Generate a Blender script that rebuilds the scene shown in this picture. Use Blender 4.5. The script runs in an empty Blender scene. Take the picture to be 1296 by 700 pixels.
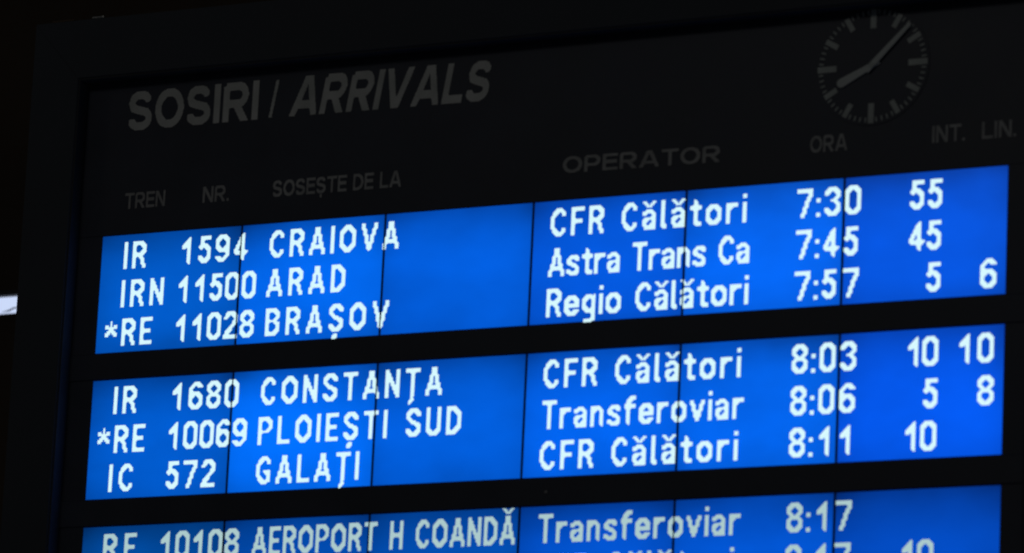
import bpy, bmesh, math, random
from mathutils import Matrix, Vector
random.seed(7)
sc = bpy.context.scene
COL = sc.collection

# ------------------------------------------------------------------ camera
# Board units: 1 = width of one display module.  Board plane = XZ plane of the world.
S = 0.60            # metres per module
Z0 = 5.70           # height of the top edge of the first display row
FPX = 6047.0
A = (-0.2558465845, 0.4710949205, -0.0711901286)
T = Vector((-2.536948783, -0.246056702, 29.65145997))

def rot(a):
    cx, cy, cz = (math.cos(v) for v in a); sx, sy, sz = (math.sin(v) for v in a)
    X = Matrix(((1, 0, 0), (0, cx, -sx), (0, sx, cx)))
    Y = Matrix(((cy, 0, sy), (0, 1, 0), (-sy, 0, cy)))
    Z = Matrix(((cz, -sz, 0), (sz, cz, 0), (0, 0, 1)))
    return Z @ Y @ X
R = rot(A)
RT = R.transposed()
Cb = -(RT @ T)
b2w = Matrix(((1, 0, 0), (0, 0, 1), (0, -1, 0)))     # board (right, down, away) -> world
right = b2w @ (RT @ Vector((1, 0, 0)))
up = b2w @ (RT @ Vector((0, -1, 0)))
back = b2w @ (RT @ Vector((0, 0, -1)))
loc = (b2w @ Cb) * S + Vector((0, 0, Z0))
cam = bpy.data.cameras.new('camera')
camo = bpy.data.objects.new('camera', cam); COL.objects.link(camo)
M = Matrix((right, up, back)).transposed().to_4x4(); M.translation = loc
camo.matrix_world = M
cam.sensor_width = 36.0
cam.lens = FPX / 1296.0 * 36.0
cam.clip_start = 0.1; cam.clip_end = 200
cam.dof.use_dof = True                     # long lens a touch off focus, as in the photograph
cam.dof.focus_distance = 19.9
cam.dof.aperture_fstop = 2.9
cam.dof.aperture_blades = 0
sc.camera = camo

# ------------------------------------------------------------------ world and light
w = bpy.data.worlds.new('World'); sc.world = w; w.use_nodes = True
bg = w.node_tree.nodes['Background']
bg.inputs[0].default_value = (0.75, 0.85, 1.0, 1); bg.inputs[1].default_value = 0.0075

def area(name, loc, target, size, power, col):
    l = bpy.data.lights.new(name, 'AREA'); l.shape = 'RECTANGLE'
    l.size, l.size_y = size; l.energy = power; l.color = col
    o = bpy.data.objects.new(name, l); COL.objects.link(o)
    o.location = loc
    o.rotation_euler = (Vector(target) - Vector(loc)).to_track_quat('-Z', 'Y').to_euler()
    return o
# dim platform lamps high in front of the board
area('hall_lamp', (0.6, -10.5, 10.6), (1.8, 0, 5.8), (5.0, 1.6), 23.0, (1.0, 0.97, 0.88))
area('hall_lamp', (-7.0, -5.0, 9.5), (0.0, 0, 5.8), (1.5, 1.5), 2.0, (1.0, 0.85, 0.62))

sc.view_settings.view_transform = 'Standard'
sc.view_settings.look = 'None'
sc.view_settings.exposure = 0.0
sc.view_settings.gamma = 1.0
sc.view_settings.use_curve_mapping = False

# ------------------------------------------------------------------ materials
def nodes(name):
    m = bpy.data.materials.new(name); m.use_nodes = True
    nt = m.node_tree; nt.nodes.clear()
    out = nt.nodes.new('ShaderNodeOutputMaterial')
    return m, nt, out

def paint(name, col, rough=0.5, var=0.25, scale=3.0, bump=0.02, metal=0.0):
    m, nt, out = nodes(name)
    b = nt.nodes.new('ShaderNodeBsdfPrincipled')
    tc = nt.nodes.new('ShaderNodeTexCoord')
    n = nt.nodes.new('ShaderNodeTexNoise'); n.inputs['Scale'].default_value = scale; n.inputs['Detail'].default_value = 7
    nt.links.new(tc.outputs['Object'], n.inputs['Vector'])
    cr = nt.nodes.new('ShaderNodeValToRGB')
    cr.color_ramp.elements[0].position = 0.3; cr.color_ramp.elements[1].position = 0.75
    cr.color_ramp.elements[0].color = tuple(c * (1 - var) for c in col) + (1,)
    cr.color_ramp.elements[1].color = tuple(min(1, c * (1 + var)) for c in col) + (1,)
    nt.links.new(n.outputs['Fac'], cr.inputs[0]); nt.links.new(cr.outputs[0], b.inputs['Base Color'])
    n2 = nt.nodes.new('ShaderNodeTexNoise'); n2.inputs['Scale'].default_value = scale * 30; n2.inputs['Detail'].default_value = 3
    nt.links.new(tc.outputs['Object'], n2.inputs['Vector'])
    bp = nt.nodes.new('ShaderNodeBump'); bp.inputs['Strength'].default_value = bump * 5; bp.inputs['Distance'].default_value = 0.002
    nt.links.new(n2.outputs['Fac'], bp.inputs['Height']); nt.links.new(bp.outputs[0], b.inputs['Normal'])
    mr = nt.nodes.new('ShaderNodeMapRange'); mr.inputs['To Min'].default_value = rough * 0.85; mr.inputs['To Max'].default_value = min(1, rough * 1.2)
    nt.links.new(n.outputs['Fac'], mr.inputs['Value']); nt.links.new(mr.outputs[0], b.inputs['Roughness'])
    b.inputs['Metallic'].default_value = metal
    nt.links.new(b.outputs[0], out.inputs[0])
    return m

MAT_CASE = paint('casing_paint', (0.072, 0.082, 0.102), 0.75, 0.12, 2.0)
MAT_PANEL = paint('black_panel', (0.070, 0.080, 0.115), 0.5, 0.15, 4.0)
MAT_BAR = paint('black_bar', (0.12, 0.12, 0.165), 0.38, 0.2, 5.0)
MAT_BEZEL = paint('module_bezel', (0.03, 0.03, 0.05), 0.4, 0.2, 6.0)
MAT_LETTER = paint('faded_vinyl_letter', (0.84, 0.88, 0.86), 0.6, 0.18, 9.0)
MAT_LETTER2 = paint('grey_vinyl_letter', (0.62, 0.63, 0.65), 0.6, 0.22, 11.0)
MAT_CLOCK = paint('clock_mark_paint', (0.68, 0.74, 0.73), 0.5, 0.15, 12.0)
MAT_HAND = paint('clock_hand_paint', (0.84, 0.90, 0.90), 0.5, 0.1, 12.0)
MAT_STEEL = paint('steel', (0.6, 0.6, 0.6), 0.35, 0.1, 8.0, metal=1.0)
MAT_WALL = paint('hall_wall', (0.16, 0.11, 0.07), 0.85, 0.35, 0.6)
MAT_RECESS = paint('liner_felt', (0.06, 0.062, 0.07), 0.95, 0.2, 8.0)
MAT_BRKT = paint('bracket_metal', (0.7, 0.72, 0.75), 0.5, 0.1, 5.0)
MAT_FIXT = paint('fixture_metal', (0.12, 0.12, 0.12), 0.5, 0.1, 5.0)

def screen_material():
    m, nt, out = nodes('lcd_screen')
    N, L = nt.nodes, nt.links
    em = N.new('ShaderNodeEmission'); gl = N.new('ShaderNodeBsdfGlossy'); gl.inputs['Roughness'].default_value = 0.35
    gl.inputs['Color'].default_value = (0.04, 0.04, 0.04, 1)
    ad = N.new('ShaderNodeAddShader')
    oi = N.new('ShaderNodeObjectInfo'); tc = N.new('ShaderNodeTexCoord')
    # uneven backlight: per-panel mottling and tube bands
    sx = N.new('ShaderNodeSeparateXYZ'); L.new(tc.outputs['Generated'], sx.inputs[0])
    def math_(op, a, b=None):
        n = N.new('ShaderNodeMath'); n.operation = op
        for i, v in enumerate((a, b)):
            if v is None: continue
            if isinstance(v, (int, float)): n.inputs[i].default_value = v
            else: L.new(v, n.inputs[i])
        return n.outputs[0]
    cx = math_('SUBTRACT', sx.outputs[0], 0.5); cz = math_('SUBTRACT', sx.outputs[2], 0.40)
    # panel edges are a little dimmer than the middle
    ex = math_('MULTIPLY', math_('POWER', math_('MULTIPLY', math_('ABSOLUTE', cx), 2.0), 4.0), 0.16)
    ez = math_('MULTIPLY', math_('POWER', math_('MULTIPLY', math_('ABSOLUTE', cz), 1.667), 2.2), 0.50)
    mp = N.new('ShaderNodeMapping'); mp.inputs['Scale'].default_value = (1.6, 1, 2.6)
    L.new(tc.outputs['Object'], mp.inputs[0])
    av = N.new('ShaderNodeVectorMath'); av.operation = 'MULTIPLY_ADD'
    L.new(oi.outputs['Random'], av.inputs[0]); av.inputs[1].default_value = (37, 11, 53); L.new(mp.outputs[0], av.inputs[2])
    nz = N.new('ShaderNodeTexNoise'); nz.inputs['Scale'].default_value = 1.6; nz.inputs['Detail'].default_value = 3
    L.new(av.outputs[0], nz.inputs['Vector'])
    nv = math_('MULTIPLY', math_('SUBTRACT', nz.outputs['Fac'], 0.5), 0.60)
    # fine horizontal line structure of the panel
    wv = math_('MULTIPLY', math_('SINE', math_('MULTIPLY', sx.outputs[2], 61 * 6.2832)), 0.018)
    k = math_('ADD', math_('ADD', math_('SUBTRACT', math_('SUBTRACT', 1.0, ex), ez), nv), wv)
    vm = N.new('ShaderNodeVectorMath'); vm.operation = 'SCALE'
    L.new(oi.outputs['Color'], vm.inputs[0]); L.new(k, vm.inputs['Scale'])
    L.new(vm.outputs[0], em.inputs['Color']); em.inputs['Strength'].default_value = 1.0
    L.new(em.outputs[0], ad.inputs[0]); L.new(gl.outputs[0], ad.inputs[1]); L.new(ad.outputs[0], out.inputs[0])
    return m
MAT_SCREEN = screen_material()

def emit_obj_color(name, strength):
    m, nt, out = nodes(name)
    em = nt.nodes.new('ShaderNodeEmission'); oi = nt.nodes.new('ShaderNodeObjectInfo')
    nt.links.new(oi.outputs['Color'], em.inputs['Color']); em.inputs['Strength'].default_value = strength
    nt.links.new(em.outputs[0], out.inputs[0]); return m
MAT_TEXT = emit_obj_color('lit_lcd_dots', 1.0)
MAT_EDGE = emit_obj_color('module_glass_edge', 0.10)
MAT_LAMP = emit_obj_color('lamp_diffuser', 1.0)

# ------------------------------------------------------------------ mesh helpers
def W(x, y, z=0.0):                      # board units (right, up, away) -> metres, relative to the board origin
    return Vector((x * S, z * S, y * S))

def link(name, bm, mat, parent=None, smooth=False, world=None):
    bmesh.ops.recalc_face_normals(bm, faces=bm.faces) if 'lettering' not in name else None
    me = bpy.data.meshes.new(name); bm.normal_update(); bm.to_mesh(me); bm.free()
    if mat: me.materials.append(mat)
    if smooth:
        for p in me.polygons: p.use_smooth = True
    o = bpy.data.objects.new(name, me); COL.objects.link(o)
    if parent is not None: o.parent = parent
    return o

def box(bm, x0, x1, y0, y1, z0, z1, bevel=0.0):
    """board units; y is up, z is away from the viewer"""
    r = bmesh.ops.create_cube(bm, size=1.0)
    vs = r['verts']
    for v in vs:
        c = v.co
        v.co = W(x0 + (c.x + .5) * (x1 - x0), y0 + (c.z + .5) * (y1 - y0), z0 + (c.y + .5) * (z1 - z0))
    if bevel:
        es = list({e for v in vs for e in v.link_edges})
        bmesh.ops.bevel(bm, geom=es, offset=bevel * S, segments=2, affect='EDGES', profile=0.5)

def prism(bm, pts, z0, z1):
    """closed outline (board x,y) extruded from z0 (front) to z1"""
    f = [bm.verts.new(W(x, y, z0)) for x, y in pts]; b = [bm.verts.new(W(x, y, z1)) for x, y in pts]
    bm.faces.new(f[::-1]); bm.faces.new(b)
    n = len(pts)
    for i in range(n):
        bm.faces.new((f[i], f[(i + 1) % n], b[(i + 1) % n], b[i]))

def empty(name, loc, parent=None):
    o = bpy.data.objects.new(name, None); COL.objects.link(o); o.location = loc
    if parent is not None: o.parent = parent
    return o

def tag(o, label=None, cat=None, group=None, kind=None):
    for k, v in (('label', label), ('category', cat), ('group', group), ('kind', kind)):
        if v: o[k] = v
    return o

# ------------------------------------------------------------------ hall behind
HD = 12.0       # the far wall stands this many units behind the board
bm = bmesh.new(); box(bm, -40, 20, -9.4, 16, HD + 6, HD + 6.4)
wall = link('wall', bm, MAT_WALL); wall.location = (0, 0, Z0); tag(wall, kind='structure')
# ------------------------------------------------------------------ lit lamp far behind, seen past the board's edge
lampr = empty('strip_lamp', (-9.27 * S, 11.5 * S, Z0 + 2.635 * S))
tag(lampr, 'white lit strip lamp in the dark hall, seen past the left edge of the board', 'lamp')
bm = bmesh.new(); box(bm, -1.5, 1.45, 0.09, 0.14, -0.01, 0.05, 0.01); link('housing', bm, MAT_FIXT, lampr)
bm = bmesh.new(); box(bm, -1.45, 1.3, -0.072, 0.080, 0.0, 0.03, 0.006)
d = link('diffuser', bm, MAT_LAMP, lampr); d.color = (0.60, 0.70, 0.95, 1)
bm = bmesh.new()
prism(bm, [(0.82, -0.066), (0.90, -0.052), (0.95, -0.030), (1.3, -0.020), (1.3, -0.030), (0.955, -0.041), (0.905, -0.064)], -0.03, -0.022)
link('bracket', bm, MAT_BRKT, lampr)

# ------------------------------------------------------------------ the board
board = empty('arrivals_board', (0, 0, Z0))
tag(board, 'large black station arrivals board with three rows of bright blue displays', 'departure board')
H, G = 0.74225, 0.17456
FZ = -0.12                                    # front face of the casing
xi0, xi1, yi1, yi0 = -0.185, 6.185, 1.005, -(3 * H + 2 * G) - 0.17
xo0, xo1, yo1, yo0 = -0.527, 6.53, 1.385, yi0 - 0.36

def mitred(pts_out, pts_in):
    bm = bmesh.new()
    prism(bm, [pts_out[0], pts_out[1], pts_in[1], pts_in[0]], FZ, 0.42)
    es = [e for e in bm.edges]
    bmesh.ops.bevel(bm, geom=es, offset=0.003 * S, segments=2, affect='EDGES')
    return bm
g = 0.0015
out = [(xo0, yo1), (xo1, yo1), (xo1, yo0), (xo0, yo0)]
inn = [(xi0, yi1), (xi1, yi1), (xi1, yi0), (xi0, yi0)]
for i in range(4):
    j = (i + 1) % 4
    link('casing_rail', mitred((out[i], out[j]), (inn[i], inn[j])), MAT_CASE, board)
bm = bmesh.new(); box(bm, xo0 + .01, xo1 - .01, yo0 + .01, yo1 - .01, 0.40, 0.415); link('rear_cover', bm, MAT_CASE, board)
# dark strips added so the sides of the opening stay in shade
for (xa, xb, ya, yb) in ((xi0, xi0 + .012, yi0 + .001, yi1 - .013), (xi1 - .012, xi1, yi0 + .001, yi1 - .013), (xi0, xi1, yi1 - .012, yi1 - .001)):
    bm = bmesh.new(); box(bm, xa, xb, ya, yb, FZ + .008, -0.0065); link('liner', bm, MAT_RECESS, board)
# header panel and the black surrounds of the display rows
PB = 0.05
bm = bmesh.new(); box(bm, xi0 - .01, xi1 + .01, 0.006, yi1 + .02, 0.0, PB); link('header_panel', bm, MAT_PANEL, board)
for k in (1, 2):
    yt = -(k * H + (k - 1) * G); yb = yt - G
    bm = bmesh.new(); box(bm, xi0 - .01, xi1 + .01, yb + .006, yt - .006, -0.006, PB, 0.004)
    bar = link('divider_bar', bm, MAT_PANEL, board)
bm = bmesh.new(); box(bm, xi0 - .01, xi1 + .01, yi0 - .01, -(3 * H + 2 * G) - .006, -0.006, PB, 0.004); link('divider_bar', bm, MAT_PANEL, board)
for k in range(3):
    yt = -k * (H + G)
    for xa, xb in ((xi0 - .01, -0.004), (6.004, xi1 + .01)):
        bm = bmesh.new(); box(bm, xa, xb, yt - H - (.004 if k < 2 else .1), yt + .004, 0.001, PB); link('side_strip', bm, MAT_PANEL, board)
# small steel disc added for a dim speck in the second divider bar
bm = bmesh.new(); bmesh.ops.create_cone(bm, cap_ends=True, segments=12, radius1=.009 * S, radius2=.009 * S, depth=.006 * S, matrix=Matrix.Translation(W(3.172, -1.75, -0.009)) @ Matrix.Rotation(math.pi / 2, 4, 'X'))
tag(link('screw', bm, MAT_STEEL, board))
# small blocks added on the casing's top edge to imitate its glints
for x, wd, hh, mt in ((-0.075, 0.085, 0.016, MAT_STEEL), (-0.33, 0.16, 0.012, MAT_WALL)):
    bm = bmesh.new(); box(bm, x - wd / 2, x + wd / 2, yo1 + .001, yo1 + hh, FZ + .004, FZ + .06, 0.004)
    link('mounting_lug', bm, mt, board)
# hangers that carry the board from the roof (above the frame of the picture)
for x in (2.6, 5.6):
    bm = bmesh.new(); box(bm, x - .06, x + .06, yo1, yo1 + 4.0, 0.08, 0.2, 0.008); link('hanger_post', bm, MAT_CASE, board)

# ------------------------------------------------------------------ printed lettering of the header
def ell(cx, cy, rx, ry, a0, a1, n=14):
    return [(cx + rx * math.cos(math.radians(a0 + (a1 - a0) * i / n)), cy + ry * math.sin(math.radians(a0 + (a1 - a0) * i / n))) for i in range(n + 1)]
def grotesque(ch, h):
    """centre lines of a plain bold grotesque capital of height 1, half stroke h -> (width, [polylines])"""
    if ch == 'I': return 2 * h, [[(h, -.1), (h, 1.1)]]
    if ch == 'O':
        w = 0.96; return w, [ell(w / 2, .5, w / 2 - h, .5 - h * .92, 0, 360, 32)]
    if ch in 'SȘ':
        w = 0.80; ry = (1 - 1.84 * h) / 4; yt = 1 - .92 * h - ry; yb = .92 * h + ry; rx = w / 2 - h
        p = ell(w / 2 - .01, yt, rx * .93, ry, 18, 225, 18) + ell(w / 2, yb, rx, ry, 50, -165, 18)
        out_ = [p]
        if ch == 'Ș': out_.append([(w / 2 + .03, -.06), (w / 2 - .0, -.26)])
        return w, out_
    if ch == 'R':
        w = 0.86; rb = .25; rr = (1 - h - .45) / 2
        return w, [[(h, -.1), (h, 1 - h)], [(h, 1 - h), (w - h - rb, 1 - h)] + ell(w - h - rb - .02, (1 - h + .45) / 2, rb, rr, 90, -90, 12) + [(h, .45)],
                   [(w * .50, .45), (w - h * .9, -.06)]]
    if ch == 'P':
        w = 0.80; rb = .26; rr = (1 - h - .42) / 2
        return w, [[(h, -.1), (h, 1 - h)], [(h, 1 - h), (w - h - rb, 1 - h)] + ell(w - h - rb, (1 - h + .42) / 2, rb, rr, 90, -90, 12) + [(h, .42)]]
    if ch == 'D':
        w = 0.86; rb = .40
        return w, [[(h, 0), (h, 1)], [(h, 1 - h), (w - h - rb, 1 - h)] + ell(w - h - rb, .5, rb, .5 - h, 90, -90, 16) + [(h, h)]]
    if ch == 'A':
        w = 0.98; return w, [[(h * .75, -.06), (w / 2 - .01, 1.06)], [(w - h * .75, -.06), (w / 2 + .01, 1.06)], [(w * .2, .28), (w * .8, .28)]]
    if ch == 'V':
        w = 0.94; return w, [[(h * .75, 1.06), (w / 2, -.06)], [(w - h * .75, 1.06), (w / 2, -.06)]]
    if ch == 'N':
        w = 0.84; return w, [[(h, -.1), (h, 1.1)], [(w - h, -.1), (w - h, 1.1)], [(h * 1.1, 1.0), (w - h * 1.1, 0)]]
    if ch == 'E':
        w = 0.74; return w, [[(h, 0), (h, 1)], [(h, 1 - h), (w, 1 - h)], [(h, .52), (w - .04, .52)], [(h, h), (w, h)]]
    if ch == 'L':
        w = 0.70; return w, [[(h, 0), (h, 1.1)], [(h, h), (w, h)]]
    if ch == 'T':
        w = 0.82; return w, [[(0, 1 - h), (w, 1 - h)], [(w / 2, -.1), (w / 2, 1)]]
    if ch == '/': return 0.40, [[(.04, -.1), (.36, 1.1)]]
    if ch == '.': return 2 * h, [[(0, h), (2 * h, h)]]
    return 0.34, []
def butt_d(px, py, a, b):
    ax, ay = a; bx, by = b; dx, dy = bx - ax, by - ay; q = dx * dx + dy * dy
    if q == 0: return 9
    t = ((px - ax) * dx + (py - ay) * dy) / q
    if t < 0 or t > 1: return 9
    return math.hypot(px - ax - t * dx, py - ay - t * dy)
def lettering(name, text, x0, x1, y0, cap, mat, h=0.09, shear=0.0, sag=0.0, label=None, res=34):
    """vinyl letters: outlines resolved on a fine grid, then given a little thickness"""
    gl = [grotesque(c, h) for c in text]
    sp = 0.11
    pos = []; x = 0
    for (w_, _), c in zip(gl, text):
        pos.append(x); x += w_ + sp
    total = x - sp
    bm = bmesh.new()
    c = 1.0 / res
    def P(u, v):
        X = u + shear * v
        return (x0 + X / (total + shear) * (x1 - x0), y0 + v * cap + sag * u / total)
    zf = -0.0022
    def face(pts):
        bm.faces.new([bm.verts.new(W(*P(*p), zf)) for p in pts])
    for (w_, st), px in zip(gl, pos):
        nx = int(w_ / c) + 3; s = set()
        for ix in range(-1, nx):
            for iy in range(-int(.3 * res), res):
                u, v = (ix + .5) * c, (iy + .5) * c
                for l in st:
                    low = l[0][1] < 0 and l[-1][1] < 0
                    if v < 0 and not low: continue
                    hh = h * (.62 if text == '/' else 1)
                    if any(butt_d(u, v, l[i], l[i + 1]) <= hh for i in range(len(l) - 1)) or any(math.hypot(u - q[0], v - q[1]) <= hh for q in l[1:-1]):
                        s.add((ix, iy)); break
        done = set()
        for (ix, iy) in sorted(s, key=lambda d: (d[1], d[0])):
            if (ix, iy) in done: continue
            e = ix
            while (e, iy) in s: done.add((e, iy)); e += 1
            face([(px + ix * c, iy * c), (px + e * c, iy * c), (px + e * c, (iy + 1) * c), (px + ix * c, (iy + 1) * c)])
        for ix in range(-2, nx + 1):
            for iy in range(-int(.3 * res) - 1, res):
                if (ix, iy) in s: continue
                for sx, sy in ((1, 1), (1, -1), (-1, 1), (-1, -1)):
                    if (ix + sx, iy) in s and (ix, iy + sy) in s:
                        cx = px + (ix + (1 if sx > 0 else 0)) * c; cy = (iy + (1 if sy > 0 else 0)) * c
                        tri = [(cx, cy), (cx - sx * c, cy), (cx, cy - sy * c)]
                        face(tri[::-1] if sx * sy < 0 else tri)
                        break
    ob = link(name, bm, mat, board)
    if label: ob['label'] = label
    return ob
lettering('title_lettering', 'SOSIRI', 0.128, 1.062, 0.668, 0.250, MAT_LETTER, 0.100, label='large bold grey word SOSIRI')
lettering('title_lettering', '/', 1.142, 1.205, 0.672, 0.236, MAT_LETTER, 0.10)
lettering('title_lettering', 'ARRIVALS', 1.286, 2.690, 0.668, 0.250, MAT_LETTER, 0.100, 0.21, -0.012, label='large bold slanted grey word ARRIVALS')
HB = 0.166
for txt, xa, xb, cap, hb in (('TREN', 0.144, 0.435, 0.101, 0.085), ('NR.', 0.706, 0.893, 0.101, 0.085),
                             ('SOSEȘTE DE LA', 1.203, 2.095, 0.102, 0.090), ('OPERATOR', 3.183, 4.207, 0.100, 0.086),
                             ('ORA', 4.778, 5.010, 0.100, 0.085), ('INT.', 5.535, 5.735, 0.100, 0.085), ('LIN.', 5.838, 6.045, 0.100, 0.085)):
    lettering('column_lettering', txt, xa, xb, HB, cap, MAT_LETTER2, hb, 0, -0.008 if txt == 'OPERATOR' else 0, res=24)

# ------------------------------------------------------------------ clock
CX, CY, CR = 5.153, 0.655, 0.342
clock = empty('station_clock', W(CX, CY, 0) + Vector((0, 0, Z0)))
tag(clock, 'round black analogue clock with grey marks above the ORA column, showing about seven past eight', 'clock')
def cpt(r, a):       # clockwise from twelve
    return r * math.sin(a), r * math.cos(a)
bm = bmesh.new()
prism(bm, [cpt(CR + 0.012, 2 * math.pi * i / 72) for i in range(72)][::-1], -0.004, -0.001); link('dial', bm, MAT_PANEL, clock)
def mark(a, r0, r1, wd):
    bm = bmesh.new(); ux, uy = math.sin(a), math.cos(a); px, py = uy, -ux
    prism(bm, [(ux * r0 - px * wd / 2, uy * r0 - py * wd / 2), (ux * r1 - px * wd / 2, uy * r1 - py * wd / 2),
               (ux * r1 + px * wd / 2, uy * r1 + py * wd / 2), (ux * r0 + px * wd / 2, uy * r0 + py * wd / 2)], -0.006, -0.0045)
    return bm
for i in range(60):
    a = 2 * math.pi * i / 60
    if i % 15 == 0: link('hour_mark', mark(a, CR - 0.118, CR, 0.036), MAT_CLOCK, clock)
    elif i % 5 == 0: link('hour_mark', mark(a, CR - 0.090, CR - 0.004, 0.032), MAT_CLOCK, clock)
    else: link('minute_mark', mark(a, CR - 0.034, CR - 0.006, 0.009), MAT_CLOCK, clock)
def hand(name, a, r0, w0, r1, w1, z):
    bm = bmesh.new(); ux, uy = math.sin(a), math.cos(a); px, py = uy, -ux
    pts = [(r0, -w0 / 2), (r1 - w1 / 2, -w1 / 2)]
    pts += [(r1 - w1 / 2 + w1 / 2 * math.sin(t), -w1 / 2 * math.cos(t)) for t in [math.pi * k / 8 for k in range(1, 8)]]
    pts += [(r1 - w1 / 2, w1 / 2), (r0, w0 / 2)]
    prism(bm, [(ux * r + px * q, uy * r + py * q) for r, q in pts], z - 0.006, z)
    link(name, bm, MAT_HAND, clock)
hand('hour_hand', math.radians(244.5), -0.050, 0.028, 0.236, 0.054, -0.008)
hand('minute_hand', math.radians(45.5), -0.045, 0.038, 0.330, 0.024, -0.0155)
bm = bmesh.new(); prism(bm, [cpt(0.018, -2 * math.pi * i / 16) for i in range(16)], -0.024, -0.006); link('hub', bm, MAT_CLOCK, clock)

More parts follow.
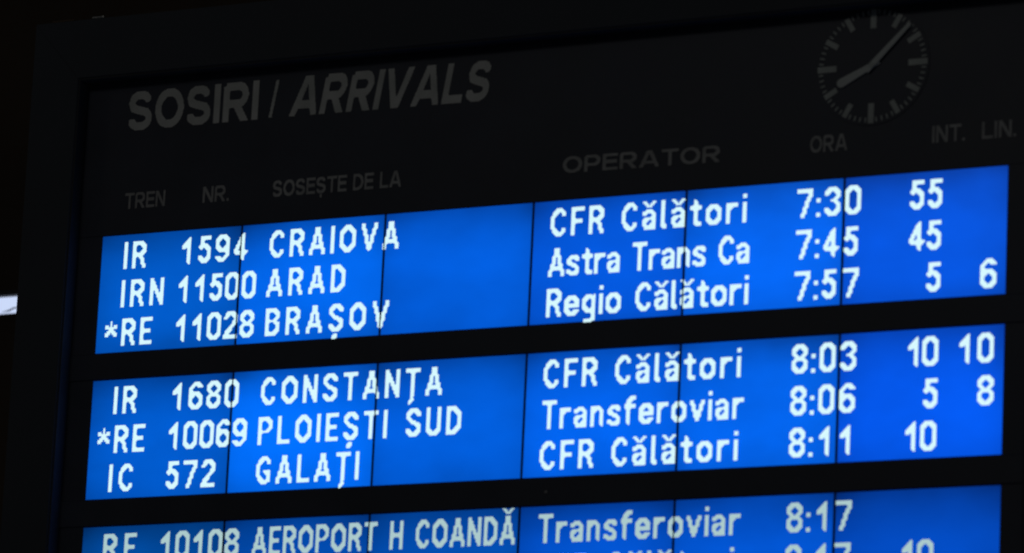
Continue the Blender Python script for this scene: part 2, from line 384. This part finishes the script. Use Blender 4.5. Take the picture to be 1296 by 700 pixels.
# ------------------------------------------------------------------ dot-matrix face of the displays
ND = 82.0                 # dots per module width
a_ = [[(1.2, 8), (2.5, 9), (4.5, 9), (6, 7.5), (6, 1)], [(6, 5.5), (3, 5.5), (1, 4), (1, 2.6), (2.3, 1), (4, 1), (6, 2.6)], [(6, 1), (6.4, 1)]]
A_ = [[(1, 1), (4.5, 13), (8, 1)], [(2.2, 4.4), (6.8, 4.4)], [(4, 12.8), (5, 12.8)]]
S_ = [[(7, 11), (5, 13), (3, 13), (1, 11), (1, 9.5), (2.6, 7.8), (5.4, 6.4), (7, 5), (7, 3), (5, 1), (3, 1), (1, 3)]]
T_ = [[(1, 13), (7, 13)], [(4, 13), (4, 1)]]
GL = {
 '0': (8, [[(1, 4), (1, 11), (3, 13), (5, 13), (7, 11), (7, 3), (5, 1), (3, 1), (1, 3), (1, 4)]]),
 '1': (8, [[(2.3, 9), (5.4, 12.6), (5.4, 1)], [(5.4, 13), (5.4, 12)]]),
 '2': (8, [[(1, 10.5), (3, 13), (5, 13), (7, 11), (7, 9), (1, 1.6)], [(1, 1), (7, 1)]]),
 '3': (8, [[(1, 11), (3, 13), (5, 13), (7, 11), (7, 9.4), (5, 7.5), (4, 7.5)], [(5, 7.5), (7, 5.6), (7, 3), (5, 1), (3, 1), (1, 3)]]),
 '4': (7.6, [[(5.4, 13), (5.4, 1)], [(5.1, 12.6), (1, 5)], [(1, 4.4), (6.6, 4.4)]]),
 '5': (7.2, [[(5.9, 13), (1.8, 13), (1.4, 8)], [(1.4, 8), (2.8, 9), (4.2, 9), (6.1, 7), (6.1, 3), (4.2, 1), (2.8, 1), (1, 2.8)]]),
 '6': (8, [[(6.7, 11.6), (5, 13), (3.4, 13), (1, 10.5), (1, 3.2), (3.2, 1), (4.8, 1), (7, 3.2), (7, 6), (5, 8), (3, 8), (1, 6.2)]]),
 '7': (8, [[(1, 13), (7, 13), (7, 11.8), (3, 1)]]),
 '8': (8, [[(3, 7.4), (1, 9.4), (1, 11), (3, 13), (5, 13), (7, 11), (7, 9.4), (5, 7.4), (3, 7.4), (1, 5.4), (1, 3), (3, 1), (5, 1), (7, 3), (7, 5.4), (5, 7.4)]]),
 '9': (8, [[(1.3, 2.4), (3, 1), (4.6, 1), (7, 3.5), (7, 10.8), (4.8, 13), (3.2, 13), (1, 10.8), (1, 8), (3, 6), (5, 6), (7, 7.8)]]),
 ':': (2, [[(1, 1), (1, 1)], [(1, 8), (1, 8)]]),
 '*': (7, [[(3.5, 12.5), (3.5, 8.5)], [(0.5, 10.2), (3.5, 8.6), (6.5, 10.2)], [(1, 6), (3.5, 8.6), (6, 6)]]),
 'A': (9, A_), 'Ă': (9, A_),
 'B': (8, [[(1, 1), (1, 13), (5, 13), (6.6, 11.5), (6.6, 9), (5, 7.5), (1, 7.5)], [(5, 7.5), (7, 5.8), (7, 2.8), (5.2, 1), (1, 1)]]),
 'C': (8.5, [[(7.4, 10.8), (5.6, 13), (3.8, 13), (1, 9.6), (1, 4.4), (3.8, 1), (5.6, 1), (7.4, 3.2)]]),
 'D': (8, [[(1, 1), (1, 13), (4.2, 13), (7, 10.4), (7, 3.6), (4.2, 1), (1, 1)]]),
 'E': (7, [[(6.2, 13), (1, 13), (1, 1), (6.2, 1)], [(1, 7.4), (5.5, 7.4)]]),
 'F': (7, [[(6.2, 13), (1, 13), (1, 1)], [(1, 7.2), (5.5, 7.2)]]),
 'G': (8.5, [[(7.3, 10.9), (5.6, 13), (3.8, 13), (1, 9.6), (1, 4.4), (3.8, 1), (5.4, 1), (7.4, 2.6), (7.4, 6.4), (5, 6.4)]]),
 'H': (8, [[(1, 1), (1, 13)], [(7, 1), (7, 13)], [(1, 7.2), (7, 7.2)]]),
 'I': (2, [[(1, 1), (1, 13)]]),
 'L': (7, [[(1, 13), (1, 1), (6, 1)]]),
 'N': (8, [[(1, 1), (1, 13)], [(1.2, 13), (6.8, 1)], [(7, 1), (7, 13)]]),
 'O': (9, [[(3.7, 13), (5.3, 13), (8, 10), (8, 4), (5.3, 1), (3.7, 1), (1, 4), (1, 10), (3.7, 13)]]),
 'P': (8, [[(1, 1), (1, 13), (5, 13), (7, 11.2), (7, 8.4), (5, 6.5), (1, 6.5)]]),
 'R': (8, [[(1, 1), (1, 13), (5, 13), (7, 11.4), (7, 9), (5.2, 7.2), (1, 7.2)], [(4.6, 7), (7, 1)]]),
 'S': (8, S_), 'Ș': (8, S_ + [[(4.5, -1.6), (3, -3.2)]]),
 'T': (8, T_), 'Ț': (8, T_ + [[(3.9, -1.3), (3.6, -2.0), (2.4, -3.0)]]),
 'U': (8, [[(1, 13), (1, 3.2), (3.2, 1), (4.8, 1), (7, 3.2), (7, 13)]]),
 'V': (9, [[(1, 13), (4.5, 1), (8, 13)]]),
 'a': (7.2, a_), 'ă': (7.2, a_),
 'e': (8, [[(1.4, 5), (7, 5), (7, 6.8), (5, 9), (3, 9), (1, 6.8), (1, 3.2), (3, 1), (5, 1), (6.8, 2.4)]]),
 'f': (6, [[(2.4, 1), (2.4, 11.4), (3.8, 13), (5.2, 13)], [(1, 9), (4.9, 9)]]),
 'g': (7.4, [[(6.4, 9), (6.4, -1.4), (4.8, -2.8), (2, -2.8)], [(6.4, 7.4), (4.6, 9), (3, 9), (1, 7), (1, 4), (3, 2), (4.6, 2), (6.4, 3.6)]]),
 'i': (2, [[(1, 1), (1, 9)], [(1, 12.8), (1, 12.8)]]),
 'l': (3, [[(1, 13), (1, 1.8), (2.2, 1)]]),
 'n': (7.4, [[(1, 1), (1, 9)], [(1, 7.4), (2.8, 9), (4.6, 9), (6.4, 7.2), (6.4, 1)]]),
 'o': (8, [[(3.2, 9), (4.8, 9), (7, 7), (7, 3), (4.8, 1), (3.2, 1), (1, 3), (1, 7), (3.2, 9)]]),
 'r': (6, [[(1, 1), (1, 9)], [(1, 7.2), (2.8, 9), (5, 9)]]),
 's': (7.4, [[(6.2, 8), (4.6, 9), (2.8, 9), (1.2, 7.8), (1.2, 6.8), (2.8, 5.6), (4.6, 4.8), (6.2, 3.4), (6.2, 2.2), (4.6, 1), (2.6, 1), (1, 2)]]),
 't': (5.8, [[(2.6, 12), (2.6, 2), (3.4, 1), (4.8, 1)], [(1, 9), (4.8, 9)]]),
 'v': (8, [[(1, 9), (4, 1), (7, 9)]]),
 ' ': (4.4, []),
}
def seg_d(px, py, a, b):
    ax, ay = a; bx, by = b; dx, dy = bx - ax, by - ay; q = dx * dx + dy * dy
    t = 0 if q == 0 else max(0, min(1, ((px - ax) * dx + (py - ay) * dy) / q))
    return math.hypot(px - ax - t * dx, py - ay - t * dy)
CACHE = {}
def dots(ch):
    if ch in CACHE: return CACHE[ch]
    wd, st = GL[ch]; s = set()
    for ix in range(-1, 12):
        for iy in range(-6, 20):
            cx, cy = ix + .5, iy + .5
            if any(seg_d(cx, cy, l[i], l[i + 1]) <= (0.78 if ch == '*' else 0.95) for l in st for i in range(len(l) - 1)): s.add((ix, iy))
    if ch == 'ă': s |= {(0, 13), (1, 13), (5, 13), (6, 13), (1, 12), (2, 12), (4, 12), (5, 12), (2, 11), (3, 11), (4, 11)}
    if ch == 'Ă': s |= {(1, 17), (2, 17), (6, 17), (7, 17), (2, 16), (3, 16), (5, 16), (6, 16), (3, 15), (4, 15), (5, 15)}
    CACHE[ch] = (wd, s); return CACHE[ch]

SEAM = 0.38
def clip(bm, pts, row, zz):
    """convex polygon in dot units; cut away the dead strips between modules"""
    x0 = min(p[0] for p in pts); x1 = max(p[0] for p in pts)
    pieces = [pts]
    for k in range(1, 6):
        c = k * ND
        if x1 <= c - SEAM or x0 >= c + SEAM: continue
        new = []
        for lim, sg in ((c - SEAM, 1), (c + SEAM, -1)):
            outp = []; n = len(pts)
            for i in range(n):
                p, q = pts[i], pts[(i + 1) % n]
                ip, iq = (lim - p[0]) * sg >= 0, (lim - q[0]) * sg >= 0
                if ip: outp.append(p)
                if ip != iq:
                    t = (lim - p[0]) / (q[0] - p[0]); outp.append((lim, p[1] + t * (q[1] - p[1])))
            if len(outp) > 2 and max(p[0] for p in outp) - min(p[0] for p in outp) > 1e-4: new.append(outp)
        pieces = new
    for pc in pieces:
        bm.faces.new([bm.verts.new(W(x / ND, y / ND - row * (H + G), zz)) for x, y in pc])

def write(name, text, row, base, xl, xr, parent, color, pos=None, sq=1.0):
    """xl..xr: lit extent in dots from the left end of the row; base: baseline in dots below the row's top edge"""
    bm = bmesh.new()
    ws = [dots(c)[0] for c in text]
    if pos is None:
        n = len(text) - 1
        ins = 1.1 if text[0] == '1' else 0.0
        oute = 1.6 if text[-1] == '1' else 0.0
        ws = [v * sq for v in ws]
        gap = ((xr - xl) + ins + oute - sum(ws)) / n if n else 0
        pos = []; x = xl - ins
        for wv in ws: pos.append(x); x += wv + gap
    for ch, px in zip(text, pos):
        _, s = dots(ch)
        py = -base
        done = set()
        for (ix, iy) in sorted(s, key=lambda d: (d[1], d[0])):
            if (ix, iy) in done: continue
            e = ix
            while (e, iy) in s: done.add((e, iy)); e += 1
            y1 = min(py + iy + 1, -0.15)
            clip(bm, [(px + ix * sq, py + iy), (px + e * sq, py + iy), (px + e * sq, y1), (px + ix * sq, y1)], row, -0.0022)
        # soften the staircase where the dots bleed into one another
        for ix in range(-2, 13):
            for iy in range(-7, 20):
                if (ix, iy) in s or ch == '*' or (ch == 'ă' and iy > 10) or (ch == 'Ă' and iy > 14): continue
                for sx, sy in ((1, 1), (1, -1), (-1, 1), (-1, -1)):
                    if (ix + sx, iy) in s and (ix, iy + sy) in s:
                        cx = px + (ix + (1 if sx > 0 else 0)) * sq; cy = py + iy + (1 if sy > 0 else 0)
                        if cy > -0.7: continue
                        tri = [(cx, cy), (cx - sx * .8, cy), (cx, cy - sy * .8)]
                        if sx * sy < 0: tri = tri[::-1]
                        clip(bm, tri, row, -0.0022)
    o = link(name, bm, MAT_TEXT, parent)
    o.color = color
    return o

def srgb(r, g, b, k=1.0):
    f = lambda c: ((c / 255 + 0.055) / 1.055) ** 2.4 if c > 10 else c / 255 / 12.92
    return (f(r) * k, f(g) * k, f(b) * k, 1)

BLUE = [[(0, 84, 188), (0, 98, 226), (0, 90, 214), (0, 86, 216), (0, 97, 232), (0, 82, 216)],
        [(0, 88, 200), (0, 106, 242), (0, 90, 212), (0, 96, 230), (0, 100, 236), (0, 86, 232)],
        [(0, 74, 158), (0, 76, 176), (0, 78, 178), (0, 80, 200), (0, 84, 208), (0, 70, 182)]]
rows = []
for k in range(3):
    yt = -k * (H + G)
    bm = bmesh.new(); box(bm, 0.0, 6.0, yt - H, yt, 0.012, PB)
    row = link('display_row', bm, MAT_BEZEL, board)
    row['label'] = ['top display row with trains from Craiova, Arad and Brașov', 'middle display row with trains from Constanța, Ploiești Sud and Galați', 'bottom display row with the airport train, dimmer than the others'][k]
    rows.append(row)
    for i in range(6):
        e = 0.68 / ND
        bm = bmesh.new(); box(bm, i + (e if i else 0), i + 1 - (e if i < 5 else 0), yt - H, yt, 0.0, 0.011)
        m = link('display_module', bm, MAT_SCREEN, row)
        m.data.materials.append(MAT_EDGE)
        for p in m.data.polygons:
            if p.normal.y > -0.9: p.material_index = 1     # sides emit faintly, in place of blue light scattered in the seams
        m.color = srgb(*BLUE[k][i], 1.13)

WH = [(0.68, 0.95, 1.0, 1), (0.68, 0.95, 1.0, 1), (0.41, 0.59, 0.60, 1)]
# text lines: (row, baseline, [(kind, text, left, right)])
k_ = 82 / 84.0
def col(kind, text, l, r): return (kind, text, l * k_ + 0.35, r * k_ - 0.35)
LINES = [
 (0, 17.8, [col('train_type', 'IR', 13.4, 27.5), col('train_number', '1594', 48.6, 88.2), col('station_name', 'CRAIOVA', 100.8, 176.7), col('operator_name', 'CFR Călători', 261.7, 369.0), ('time', '7:30'), col('platform_interval', '55', 454.0, 471.4)]),
 (0, 37.7, [col('train_type', 'IRN', 13.2, 39.5), col('train_number', '11500', 48.0, 94.6), col('station_name', 'ARAD', 100.4, 146.9), col('operator_name', 'Astra Trans Ca', 261.5, 371.5), ('time', '7:45'), col('platform_interval', '45', 454.0, 471.3)]),
 (0, 57.7, [col('train_type', '*RE', 4.8, 34.0), col('train_number', '11028', 47.9, 94.8), col('station_name', 'BRAȘOV', 100.9, 173.1), col('operator_name', 'Regio Călători', 261.3, 371.5), ('time', '7:57'), col('platform_interval', '5', 463.5, 471.3), col('line_number', '6', 490.9, 499.4)]),
 (1, 17.6, [col('train_type', 'IR', 13.0, 27.4), col('train_number', '1680', 48.4, 88.3), col('station_name', 'CONSTANȚA', 100.8, 205.7), col('operator_name', 'CFR Călători', 261.6, 368.9), ('time', '8:03'), col('platform_interval', '10', 455.3, 471.3), col('line_number', '10', 481.4, 499.3)]),
 (1, 37.6, [col('train_type', '*RE', 4.7, 33.8), col('train_number', '10069', 47.6, 94.4), col('station_name', 'PLOIEȘTI SUD', 100.4, 217.4), col('operator_name', 'Transferoviar', 261.7, 371.2), ('time', '8:06'), col('platform_interval', '5', 463.5, 471.0), col('line_number', '8', 490.9, 499.2)]),
 (1, 57.5, [col('train_type', 'IC', 13.0, 28.4), col('train_number', '572', 47.5, 77.1), col('station_name', 'GALAȚI', 100.6, 160.7), col('operator_name', 'CFR Călători', 261.4, 368.8), ('time', '8:11'), col('platform_interval', '10', 455.0, 471.4)]),
 (2, 17.8, [col('train_type', 'RE', 12.4, 32.9), col('train_number', '10108', 46.9, 93.6), col('station_name', 'AEROPORT H COANDĂ', 100.8, 250.4), col('operator_name', 'Transferoviar', 262.5, 371.6), ('time', '8:17')]),
 (2, 37.6, [col('operator_name', 'CFR Călători', 261.6, 368.8), ('time', '8:17'), col('platform_interval', '10', 455.0, 471.4)]),
]
for r, base, items in LINES:
    for it in items:
        if it[0] == 'time':
            x0 = 386.0
            write('arrival_time_lettering', it[1], r, base, 0, 0, rows[r], WH[r], [x0, x0 + 10.0, x0 + 14.2, x0 + 24.7])
        else:
            kind = {'platform_interval': 'minutes', 'line_number': 'track_number'}.get(it[0], it[0]) + '_lettering'
            write(kind, it[1], r, base, it[2], it[3], rows[r], WH[r], None if len(it[1]) > 1 else [it[2]], 0.89 if it[1][:3] in ('AER',) else 0.96 if it[1] in ('Transferoviar', 'Astra Trans Ca') else 1.0)
